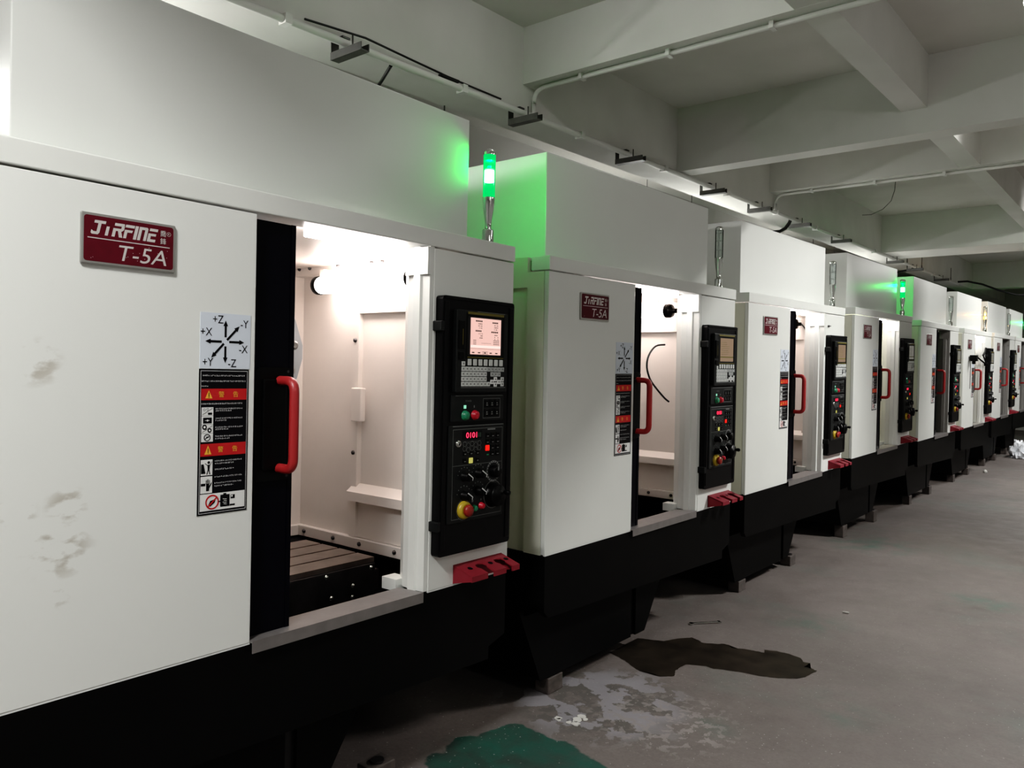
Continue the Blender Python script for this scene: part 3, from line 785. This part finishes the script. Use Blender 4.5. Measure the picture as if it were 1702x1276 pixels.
SK = [.5595 + k * .0262 - .0 for k in range(7)]
for i, (loc, (til, rot), de, lamp, tower, scr) in enumerate(MACH):
    root = empty('machining_center', loc, (til, 0, rot))
    tag(root, MLABEL[i], 'machine', 'machining centers standing in a row')
    part('base', 'base', f_base, root)
    part('pedestal', 'ped', f_pedestal, root)
    if i == 0: part('front_panel', 'leftd', f_leftd, root)
    else: part('front_panel', 'left', f_left, root)
    part('control_side_panel', 'right', f_right, root)
    part('side_panel', 'sideL', f_side(-1), root); part('side_panel', 'sideR', f_side(1), root)
    part('rear_panel', 'rear', f_rear, root)
    part('header', 'header', f_header, root)
    part('upper_housing', 'housing', f_housing, root)
    d = part('sliding_door', 'door', f_door, root, (0, de, 0))
    part('handle_plate', 'hplate', f_hplate, d)
    tag(part('handle', 'handle', f_handle, d), 'red handle')
    part('door_sill', 'sill', f_sill, root)
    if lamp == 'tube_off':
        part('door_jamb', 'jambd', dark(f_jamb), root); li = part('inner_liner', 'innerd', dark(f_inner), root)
    else:
        part('door_jamb', 'jamb', f_jamb, root); li = part('inner_liner', 'inner', f_inner, root)
    part('skirting', 'skirt', f_skirt, li); part('junction_box', 'junc', f_junction, li)
    if i < 3:
        for p in LINER_BOLTS: part('bolt', 'bolt', f_bolt, li, (p[0], p[1], p[2] + DZ))
    part('chip_pan', 'pan', f_pan, root)
    tb = part('work_table', 'table', f_table, root)
    if i < 3:
        for p in TABLE_BOLTS: part('bolt', 'boltx', f_boltx, tb, (p[0], p[1], p[2] + DZ))
    part('way_cover', 'cover', f_cover, root); part('rear_cover', 'cover2', f_cover2, root); part('chip_guard', 'chute', f_chute, root)
    part('spindle_head', 'head', f_head, root)
    wl = part('work_lamp', 'lamp_' + lamp, f_lamp(lamp), root)
    part('end_cap', 'lampcap', f_lampcap, wl); part('end_cap', 'lampcap2', f_lampcap2, wl); part('cord', 'lampcord', f_lampcord, wl)
    part('lamp_bracket', 'lampbr', f_lampbr, wl); part('lamp_bracket', 'lampbr2', f_lampbr2, wl)
    part('lamp_strip', 'strip_' + lamp, f_strip('strip' if lamp != 'tube_off' else 'tube_off'), root)  # strip standing in for the lamp's reflection on the rail
    if i == 1: part('hose', 'hose', f_hose, root)
    if i == 2: part('latch', 'latch', f_latch, root)
    # control panel
    cp = part('control_panel', 'cp', f_cp, root)
    for z in (1.641, 1.010): part('hinge', 'hinge', f_hinge, cp, (0, 0, z))
    part('display_unit', 'disp', f_disp, cp)
    part('screen', 'scr_' + scr, f_screen(scr), cp)
    for k in range(7): part('soft_key', 'skey', f_skey, cp, (0, .546 + k * .0262, 1.530 ))
    part('keyboard', 'keys', f_keys, cp)
    part('power_panel', 'power', f_power, cp)
    part('green_button', 'bg', f_button('bgreen', .013), cp, (0, .545, 1.358)); part('red_button', 'br', f_button('bred', .013), cp, (0, .592, 1.358))
    part('operator_panel', 'oper', f_oper, cp)
    part('digit_display', 'digits', f_digits, cp)
    for y, z in ((.549, 1.160), (.617, 1.165), (.549, 1.098), (.617, 1.107)): part('rotary_knob', 'knob', f_knob, cp, (0, y, z ))
    part('override_dial', 'dial', f_dial, cp, (0, .695, 1.166))
    part('hand_wheel', 'wheel', f_wheel, cp, (0, .694, 1.086))
    part('emergency_stop_button', 'estop', f_estop, cp, (0, .549, 1.052))
    part('green_button', 'bg2', f_button('bgreen', .0095), cp, (0, .598, 1.052)); part('red_button', 'br2', f_button('bred', .0095), cp, (0, .634, 1.056))
    part('key_switch', 'keysw', f_keysw, cp, (0, .514, 1.268))
    # plates and stickers
    npl = part('nameplate', 'np', f_np, root); part('lettering', 'nptext', f_nptext, npl)
    part('axis_label', 'axes', f_axes, root); part('warning_label', 'warn', f_warn, root)
    part('tool_holder', 'holder', f_holder, root)
    tw = part('signal_light', 'tbase', f_tbase, root)
    part('cone', 'tcone', f_tcone, tw); part('cap', 'tcap', f_tcap, tw)
    part('lens', 'tlens_g' if tower == 'green' else 'tlens_c', f_tlens('lens_green' if tower == 'green' else 'lens_clear'), tw)
    if tower == 'green': part('lamp_core', 'tcore_g', f_tcore('core_green'), tw); part('added_light_baffle', 'tbaffle', f_tbaffle, tw)
    else:
        part('lens_rods', 'trods', f_trods, tw)
        if tower == 'orange': part('lamp_core', 'tcore_o', f_tcore('core_orange'), tw)
    for z in (.772, .742): part('side_bolt', 'sknob', f_sideknob, root, (0, 0, z + DZ))
    # light given off by the lit signal lamp
    if tower in ('green', 'orange'):
        ld = bpy.data.lights.new('signal_glow', 'POINT'); ld.energy = 13. if tower == 'green' else 2.5
        ld.color = (.0, 1., .13) if tower == 'green' else (1., .45, .03); ld.shadow_soft_size = .008
        lo = bpy.data.objects.new('signal_glow', ld); COL.objects.link(lo); lo.parent = root
        lo.location = (TX, TS, (2.227 if tower == 'green' else 2.175) + DZ)

# parts whose mesh was built about its own origin must not carry the datum shift twice
for o in COL.objects:
    if o.type == 'MESH' and o.name.split('.')[0] in ('hinge', 'soft_key', 'green_button', 'red_button', 'rotary_knob', 'override_dial', 'hand_wheel', 'emergency_stop_button', 'key_switch'):
        pass

# ------------------------------------------------------------------ levelling blocks
blk = MB(); blk.box(-.07, 0, -.05, .05, 0, .088, 'block', .004); blk.cyl((-.03, 0, .085), (-.03, 0, .097), .022, 'darksteel', 12)
BM = blk.mesh('leveling_block')
names = ['nearest', 'second', 'third', 'fourth', 'fifth', 'sixth', 'seventh', 'farthest']
for i, (loc, (til, rot), *_r) in enumerate(MACH):
    for s, side in ((-.605, 'left'), (.35 if i == 0 else (.085 if i == 1 else .20), 'right')):
        if side == 'left' and i == 0: continue
        bx = .25 if (i == 1 and side == 'right') else .10
        o = obj('leveling_block', BM, None, (loc[0] - bx - rot * s, loc[1] + s, 0)); o.scale.z = (.258 + DZ + loc[2] + til * (s + (.03 if til > 0 else -.03)) - .001) / .097
        tag(o, 'leveling block on the floor under the %s end of the %s machining center' % (side, names[i]), 'block', 'leveling blocks under the machines')

# ------------------------------------------------------------------ the setting
def struct(name, b):
    o = obj(name, b.mesh(name)); o['kind'] = 'structure'; return o
X0, X1, Y0, Y1 = -2.35, 5.2, -3.2, 19.5
BZ, SZ, CZ = 2.86 + DZ, 3.0 + DZ, 3.30 + DZ
b = MB(); b.box(X0 - .2, X1 + .2, Y0 - .2, Y1 + .2, -.2, 0, 'floor'); struct('floor', b)
b = MB(); b.box(X0 - .2, X1 + .2, Y0 - .2, Y1 + .2, CZ, CZ + .15, 'concrete'); struct('ceiling', b)
b = MB(); b.box(X0 - .2, X0, Y0 - .2, Y1 + .2, 0, CZ, 'wallp'); struct('wall_left', b)
b = MB(); b.box(X1, X1 + .2, Y0 - .2, Y1 + .2, 0, CZ, 'wallp'); struct('wall_right', b)
b = MB(); b.box(X0, X1, Y1, Y1 + .2, 0, CZ, 'wallp'); struct('wall_far', b)
b = MB(); b.box(X0, X1, Y0 - .2, Y0, 0, CZ, 'wallp'); struct('wall_near', b)
b = MB(); b.box(-1.21, -.93, Y0, Y1, BZ, CZ, 'beam'); struct('trim_1', b)
def cross(n, y0, y1, z):
    b = MB(); b.box(-.93, X1, y0, y1, z, CZ, 'beam'); struct('trim_%d' % n, b)
cross(2, 3.30, 3.43, SZ); cross(3, 5.02, 5.18, BZ); cross(4, 6.69, 6.84, SZ); cross(5, 10.15, 10.85, BZ); cross(6, 15.9, 16.2, BZ)
cross(7, 0, .2, BZ)
b = MB()
for y0, y1 in ((Y0, 0), (.2, 3.30), (3.43, 5.02), (5.18, 6.69), (6.84, 10.15), (10.85, 15.9)):
    b.box(.525, .662, y0, y1, SZ + .0015, CZ, 'beam')
struct('trim_8', b)

def world_obj(name, b, label, cat, group=None): return tag(obj(name, b.mesh(name)), label, cat, group)
# conduits
b = MB(); b.cyl((-.915, Y0 + .05, BZ - .018), (-.915, 14.6, BZ - .018), .017, 'conduit', 10)
for k in range(14): b.box(-.94, -.89, .8 + k, .83 + k, BZ - .038, BZ + .0, 'conduit')
world_obj('conduit', b, 'long white conduit running under the edge of the lengthwise beam above the machines', 'conduit')
for y, lab in ((3.365, 'white conduit along the underside of the nearest visible cross beam'), (6.77, 'white conduit along the underside of the farther cross beam, wire loop beside it')):
    b = MB()
    p = [(-.905, y, BZ - .005), (-.905, y, SZ - .09)] + arc((-.905, y, SZ - .09), (-.83, y, SZ - .015), (-.905, y, SZ - .015), 6) + [(X1 - .1, y, SZ - .015)]
    b.tube(p, .012, 'conduit', 10)
    for x in (-.6, -.1, .4, 1., 1.6): b.box(x, x + .02, y - .025, y + .025, SZ - .03, SZ, 'conduit')
    world_obj('conduit', b, lab, 'conduit', 'conduits under the cross beams')
# channel brackets under the lengthwise beam
b = MB(); bz = 2.80 + DZ - BZ
b.box(-.10, .10, -.02, .02, bz - .022, bz - .018, 'galv'); b.box(-.10, .10, -.022, -.018, bz - .022, bz + .01, 'galv'); b.box(-.10, .10, .018, .022, bz - .022, bz + .01, 'galv')
b.box(-.10, -.096, -.02, .02, bz - .022, 0, 'galv'); b.box(-.096, -.02, -.02, .02, -.004, .004, 'galv'); b.cyl((.02, 0, bz - .02), (.02, 0, .0), .004, 'galv', 8)
BR = b.mesh('channel_bracket')
for k, (y, lab) in enumerate(((2.10, 'above the nearest machine housing'), (3.26, 'beside the first conduit bend'), (4.32, 'above the second machine housing'),
      (5.50, 'above the gap between the second and third machines'), (6.37, 'beside the second conduit bend'), (7.3, 'above the third machine housing'), (8.5, 'above the fourth machine housing'),
      (10.6, 'above the lit green light of the fourth machine'), (11.6, 'above the fifth machine housing'), (13.2, 'nearest the far end of the beam'))):
    tag(obj('channel_bracket', BR, None, (-.88 - .0, y, BZ)), 'galvanized channel bracket under the lengthwise beam ' + lab, 'bracket', 'channel brackets under the beam')
# upright straps on the beam's far stretch
st = MB(); st.box(0, .004, -.015, .015, 0, .20, 'galv'); st.box(0, .006, -.02, .02, 0, .05, 'galv'); STM = st.mesh('metal_strap')
for y, lab in ((11.38, 'tallest of the straps'), (12.18, 'middle strap'), (14.1, 'strap nearest the far wall')):
    tag(obj('metal_strap', STM, None, (-.93, y, BZ)), 'upright metal strap on the face of the lengthwise beam, ' + lab, 'strap', 'straps on the beam face')
# hanging oddments
b = MB(); b.tube(arc((-.93, 2.37, BZ - .03), (-1.02, 2.33, BZ - .16), (-1.03, 2.39, BZ - .09), 8), .016, 'rubber', 10, True, .5)
b.lathe([(.012, 0), (.02, -.015), (.05, -.03), (.075, -.04), (.075, -.043)], (-1.02, 2.33, BZ - .155), (0, 0, 1), 'galv', 18)
world_obj('hanging_lamp_shade', b, 'small grey dish shade on a black strap hanging under the beam above the nearest housing', 'lamp shade')
b = MB(); b.tube([(-1.20, 2.98, BZ), (-1.20, 2.98, BZ - .03)] + arc((-1.20, 2.98, BZ - .03), (-1.19, 3.0, BZ - .045), (-1.22, 2.99, BZ - .055), 6), .004, 'galv', 6)
world_obj('hook', b, 'small wire hook under the beam near the top corner of the nearest housing', 'hook')
b = MB(); b.tube([(-.96, 7.29, BZ - .0), (-.95, 7.22, BZ - .05), (-.97, 7.18, BZ - .10), (-1.0, 7.12, BZ - .135), (-1.05, 7.03, BZ - .15), (-1.1, 6.96, BZ - .19)], .016, 'rubber', 8)
world_obj('black_cable', b, 'short black cable drooping from the beam above the third machine', 'cable', 'black cables on the beam')
b = MB(); b.tube([(-.96, 11.9, BZ - .0), (-.97, 11.75, BZ - .05), (-1.05, 11.5, BZ - .09), (-1.1, 11.2, BZ - .17)], .014, 'rubber', 8)
world_obj('black_cable', b, 'short black cable drooping from the beam above the fifth machine', 'cable', 'black cables on the beam')
b = MB(); pts = [(-.915, 14.6, BZ + .02), (-.80, 14.7, BZ + .03), (-.62, 14.9, BZ - .01), (-.42, 15.1, BZ - .10), (-.2, 15.3, BZ - .17), (0.02, 15.5, BZ - .18), (.25, 15.65, BZ - .13), (.45, 15.75, BZ - .09)]
b.tube(pts, .016, 'rubber', 8); b.tube([pts[-1], (2.5, 15.88, BZ - .05)], .005, 'rubber', 6)
world_obj('black_cable', b, 'wavy black cable leaving the far end of the beam conduit', 'cable', 'black cables on the beam')
b = MB(); b.tube([(.03, 6.9, SZ), (.025, 6.9, SZ - .07), (.0, 6.9, SZ - .15), (-.06, 6.9, SZ - .21), (-.15, 6.9, SZ - .245), (-.22, 6.9, SZ - .24)], .003, 'galv', 6)
world_obj('wire', b, 'thin curved wire hanging from the farther cross beam', 'wire')
b = MB(); b.tube([(-.91, 1.9, BZ + .012), (-.90, 2.2, BZ + .03), (-.905, 2.5, BZ + .018), (-.91, 2.75, BZ + .01), (-.912, 3.1, BZ + .008)], .005, 'rubber', 6); b.box(-.925, -.90, 2.66, 2.78, BZ - .0, BZ + .012, 'rubber')
world_obj('black_cable', b, 'thin black cable lying along the top of the long conduit above the nearest machine', 'cable', 'black cables on the beam')

# ------------------------------------------------------------------ things on the floor and on the sixth machine
wet = [(-.20, 3.10), (-.095, 3.063), (-.036, 3.027), (.019, 3.001), (.069, 3.014), (.116, 3.004), (.161, 3.054), (.137, 3.105), (.133, 3.165), (.139, 3.208), (.215, 3.249), (.253, 3.24), (.29, 3.262), (.37, 3.29), (.442, 3.302), (.511, 3.333), (.574, 3.379), (.596, 3.419), (.601, 3.475), (.612, 3.526), (.579, 3.539), (.549, 3.535), (.557, 3.596), (.524, 3.589), (.503, 3.628), (.444, 3.645), (.385, 3.641), (.333, 3.618), (.351, 3.581), (.31, 3.573), (.258, 3.564), (.222, 3.545), (.205, 3.538), (.180, 3.565), (.150, 3.562), (.125, 3.535), (.067, 3.506), (.034, 3.528), (-.002, 3.54), (-.048, 3.481), (-.082, 3.399), (-.20, 3.35)]
def rough(poly, sub=4, amp=.006, seed=1):
    R = random.Random(seed); out = []
    for i, p in enumerate(poly):
        q = poly[(i + 1) % len(poly)]
        for k in range(sub):
            t = k / sub; j = amp if k else amp * .3
            out.append((p[0] + (q[0] - p[0]) * t + R.uniform(-j, j), p[1] + (q[1] - p[1]) * t + R.uniform(-j, j)))
    return out
def flat(name, poly, z, m):
    bm = bmesh.new(); vs = [bm.verts.new((x, y, z)) for x, y in poly]; f = bm.faces.new(vs)
    bmesh.ops.triangulate(bm, faces=[f]); me = bpy.data.meshes.new(name); bm.to_mesh(me); bm.free(); me.materials.append(M[m])
    if me.polygons and me.polygons[0].normal.z < 0: me.flip_normals()
    return me
tag(obj('puddle', flat('puddle', rough(wet, 5, .0028), .0015, 'wet')), 'dark wet patch on the floor in front of the second machine', 'puddle')
b = MB()
R = random.Random(4)
for x, y, r in ((.085, 2.43, .022), (.098, 2.40, .018), (.08, 2.465, .02), (.105, 2.455, .012), (.074, 2.39, .012), (.02, 2.395, .016), (.03, 2.385, .012)):
    pts = [(x + r * R.uniform(.6, 1.2) * math.cos(a * .628), y + r * R.uniform(.6, 1.2) * math.sin(a * .628)) for a in range(10)]
    b.prism(pts, .0008, .004, 'debris', 2)
world_obj('spilled_plaster', b, 'whitish crumbs of plaster on the floor near the leveling block of the second machine', 'debris')
# open ended wrench
b = MB()
def wre(y, x):
    pass
L_ = .178
b.box(-.0045, .0045, -L_ / 2 + .016, L_ / 2 - .016, .002, .009, 'chrome', .0015)
for sg in (-1, 1):
    c = sg * (L_ / 2 - .010); pts = []
    for k in range(13):
        a = math.radians(sg * 90 + 40 + k * (280 / 12)); pts.append((.013 * math.cos(a), c + .013 * math.sin(a)))
    for k in range(5):
        a = math.radians(sg * 90 + 320 - k * 20 + 60 ); pass
    pts.append((.002, c + sg * .001)); pts.append((-.002, c + sg * .001))
    b.prism(pts, .001, .008, 'chrome', 2)
o = world_obj('wrench', b, 'small steel double open-ended wrench lying on the floor', 'wrench'); o.location = (-.047, 3.775, .0005); o.rotation_euler = (0, 0, math.radians(-39))
b = MB(); b.lathe([(.003, 0), (.0045, .004), (.0045, .030), (.003, .034)], (0, 0, .006), (1, .15, 0), 'debris', 8)
o = world_obj('cigarette_butt', b, 'small white stub lying on the floor beyond the wet patch', 'stub'); o.location = (.437, 4.447, 0)
# crumpled plastic wrap far down the aisle
bm = bmesh.new(); bmesh.ops.create_icosphere(bm, subdivisions=4, radius=1)
R = random.Random(9)
from mathutils import noise as mnoise
for v in bm.verts:
    k = 1 + .55 * mnoise.noise(v.co * 2.7) + .3 * mnoise.noise(v.co * 6)
    v.co = v.co * k; v.co.x *= .14; v.co.y *= .22; v.co.z = max(-.02, v.co.z) * .20 * (1 + .5 * max(0, -v.co.y))
    v.co.z += .005
me = bpy.data.meshes.new('plastic_wrap'); bm.to_mesh(me); bm.free(); me.materials.append(M['plastic'])
o = obj('plastic_wrap', me, None, (.13, 13.75, .004)); tag(o, 'crumpled clear plastic wrap on the floor at the far end of the aisle', 'plastic wrap')
b = MB(); b.tube([(.30, 14.1, .046), (.33, 14.3, .046), (.37, 14.5, .046), (.45, 14.7, .046)], .045, 'plastic', 10)
world_obj('plastic_roll', b, 'white rolled plastic lying beside the crumpled wrap', 'plastic roll')
b = MB(); b.lathe([(.02, 0), (.026, .01), (.02, .03), (.008, .04)], (0, 0, 0), (0, 0, 1), 'debris', 8)
o = world_obj('paper_scrap', b, 'tiny pale scrap on the floor in front of the sixth machine', 'scrap'); o.location = (.03, 11.45, 0)
# flexible arm and box on the sixth machine
lx, ly = MACH[5][0][0], MACH[5][0][1]
b = MB(); b.box(.004, .075, -.55, -.46, 1.57 + DZ, 1.64 + DZ, 'blk_plastic', .005)
b.lathe([(.02, 0), (.02, .03), (.012, .035)], (.04, -.505, 1.57 + DZ), (0, 0, -1), 'blk_plastic', 12)
b.tube([(.012, -.52, 1.57 + DZ), (.011, -.525, 1.4 + DZ), (.010, -.52, 1.25 + DZ)], .004, 'rubber', 6)
o = world_obj('lamp_box', b, 'small black box stuck on the front panel of the sixth machine, thin cable hanging down', 'box'); o.location = (lx, ly, 0)
b = MB()
b.cyl((.005, .385, 1.535 + DZ), (.05, .385, 1.535 + DZ), .022, 'blk_plastic', 14)
b.tube([(-.06, .30, 1.625 + DZ), (.02, .36, 1.545 + DZ)], .010, 'blk_plastic', 8)
b.tube([(.03, .385, 1.54 + DZ), (.0, .33, 1.645 + DZ)], .009, 'blk_plastic', 8)
b.tube([(.0, .33, 1.645 + DZ), (.015, .37, 1.69 + DZ), (.02, .39, 1.74 + DZ)], .013, 'blk_plastic', 8)
o = world_obj('jointed_arm', b, 'black jointed lamp arm beside the control panel of the sixth machine', 'lamp arm'); o.location = (lx, ly, 0)

# ------------------------------------------------------------------ ceiling lights, with added fill tubes
b = MB(); b.lathe([(.001, 0), (.018, .004), (.024, .02), (.024, 1.18), (.018, 1.196), (.001, 1.2)], (0, 0, 0), (1, 0, 0), 'fixture', 16, False); TUBE = b.mesh('tube')
b = MB(); b.box(.05, 1.15, -.03, .03, .024, .055, 'fixcap', .004); FIX = b.mesh('fixture_body')
b = MB(); b.box(0, .62, -.075, .075, -.018, .055, 'fixcap'); PFIX = b.mesh('fixture_body')
b = MB(); b.add([(.01, -.06, -.0185), (.01, .06, -.0185), (.61, .06, -.0185), (.61, -.06, -.0185)], [(0, 1, 2, 3)], 'fixture'); PAN = b.mesh('diffuser')
def panel_mesh(e):
    m = PAN.copy(); m.materials[0] = mat('panel_glow', (.9, .9, .9), .4, emit=(1., .99, .97), es=e); return m
def rod(h):
    b = MB(); b.cyl((.2, 0, .05), (.2, 0, h), .003, 'galv', 6); return b.mesh('hanger')
LIGHTS = [(.62, -.60, 3.2475, 0, 178, 'panel light on the ceiling behind the camera'),
          (1.34, 3.29, 2.80, 0, 20, 'glowing tube light whose end just shows in the top right corner'),
          (2.0, 5.72, 3.2475, 0, 760, 'panel light on the ceiling hidden behind the first deep cross beam'),
          (1.9, 9.0, 3.2475, 0, 440, 'panel light on the ceiling over the aisle before the second deep cross beam'),
          (.95, 11.4, 3.2475, 0, 320, 'panel light on the ceiling hidden behind the second deep cross beam'),
          (1.2, 14.6, 3.2475, 0, 320, 'panel light on the ceiling before the third deep cross beam'),
          (-1.62, .2, 2.50, 90, 140, 'added fill tube light hung unseen behind the nearest machine housing'),  # this and the next two tubes are added to brighten the beam underside
          (-1.62, 5.6, 2.62, 90, 80, 'added fill tube light hung unseen behind the third machine housing'),
          (-1.62, 9.6, 2.62, 90, 70, 'added fill tube light hung unseen behind the fifth machine housing'),
          (3.3, 1.2, 3.2475, 0, 110, 'added fill tube light on the ceiling far to the right of the aisle'),  # added out of view to fill the beam face and machine fronts
          (-.6, 2.5, 3.2475, 0, 9, 'added faint fill tube on the ceiling before the first cross beam')]  # added out of view to brighten the cross beam's near face
_tm = {}
def tube_mesh(e):
    if e not in _tm:
        m = TUBE.copy(); m.materials[0] = mat('tube_glow', (.9, .9, .9), .4, emit=(1., .99, .97), es=e); _tm[e] = m
    return _tm[e]
for x, y, z, a, es, lab in LIGHTS:
    t = empty('tube_light', (x, y, z + DZ), (0, 0, math.radians(a)))
    tag(t, lab, 'light', 'tube lights under the ceiling')
    if lab.startswith('panel'):
        if y < 0: t.scale.y = 3.2
        obj('diffuser', panel_mesh(es), t); obj('fixture_body', PFIX, t)
        if y in (5.72, 9.0):
            blocker = MB(); k = .078 if y < 6 else -.082; blocker.box(-.35, .62, k, k + .004, -.19, .0, 'galv'); obj('added_light_blocker', blocker.mesh('added_light_blocker'), t)  # added plate that keeps lamp light off the fourth machine and nearby beam
        continue
    obj('tube', tube_mesh(es), t); obj('fixture_body', FIX, t)
    if z < 3.2: RM = rod(CZ - z - DZ + .003); obj('hanger', RM, t); obj('hanger', RM, t, (.8, 0, 0))

# ------------------------------------------------------------------ camera, world, view
cd = bpy.data.cameras.new('camera'); cam = bpy.data.objects.new('camera', cd); COL.objects.link(cam)
cd.sensor_width = 36; cd.lens = 1308.42 / 1702 * 36; cd.clip_start = .05
r = Vector((.7681351548728832, .6401772221871856, .011895715241656198)); u = Vector((-.029442836067313932, .016756594785211933, .9994260032316137)); f = Vector((-.6396104308504709, .7680444913700658, -.03171996253736663))
mw = Matrix(((r.x, u.x, -f.x, 1.76695), (r.y, u.y, -f.y, 0), (r.z, u.z, -f.z, 1.5316 + DZ), (0, 0, 0, 1)))
cam.matrix_world = mw; SC.camera = cam
w = bpy.data.worlds.new('world'); SC.world = w; w.use_nodes = True
w.node_tree.nodes['Background'].inputs[0].default_value = (.5, .55, .55, 1); w.node_tree.nodes['Background'].inputs[1].default_value = .02
SC.view_settings.view_transform = 'Standard'; SC.view_settings.look = 'None'; SC.view_settings.exposure = .1
SC.view_settings.use_curve_mapping = True
_c = SC.view_settings.curve_mapping.curves[3]
for x_, y_ in ((.018, .008), (.055, .045), (.14, .138)): _c.points.new(x_, y_)
SC.view_settings.curve_mapping.update()
SC.cycles.use_denoising = True
SC.cycles.max_bounces = 8; SC.cycles.sample_clamp_indirect = 6
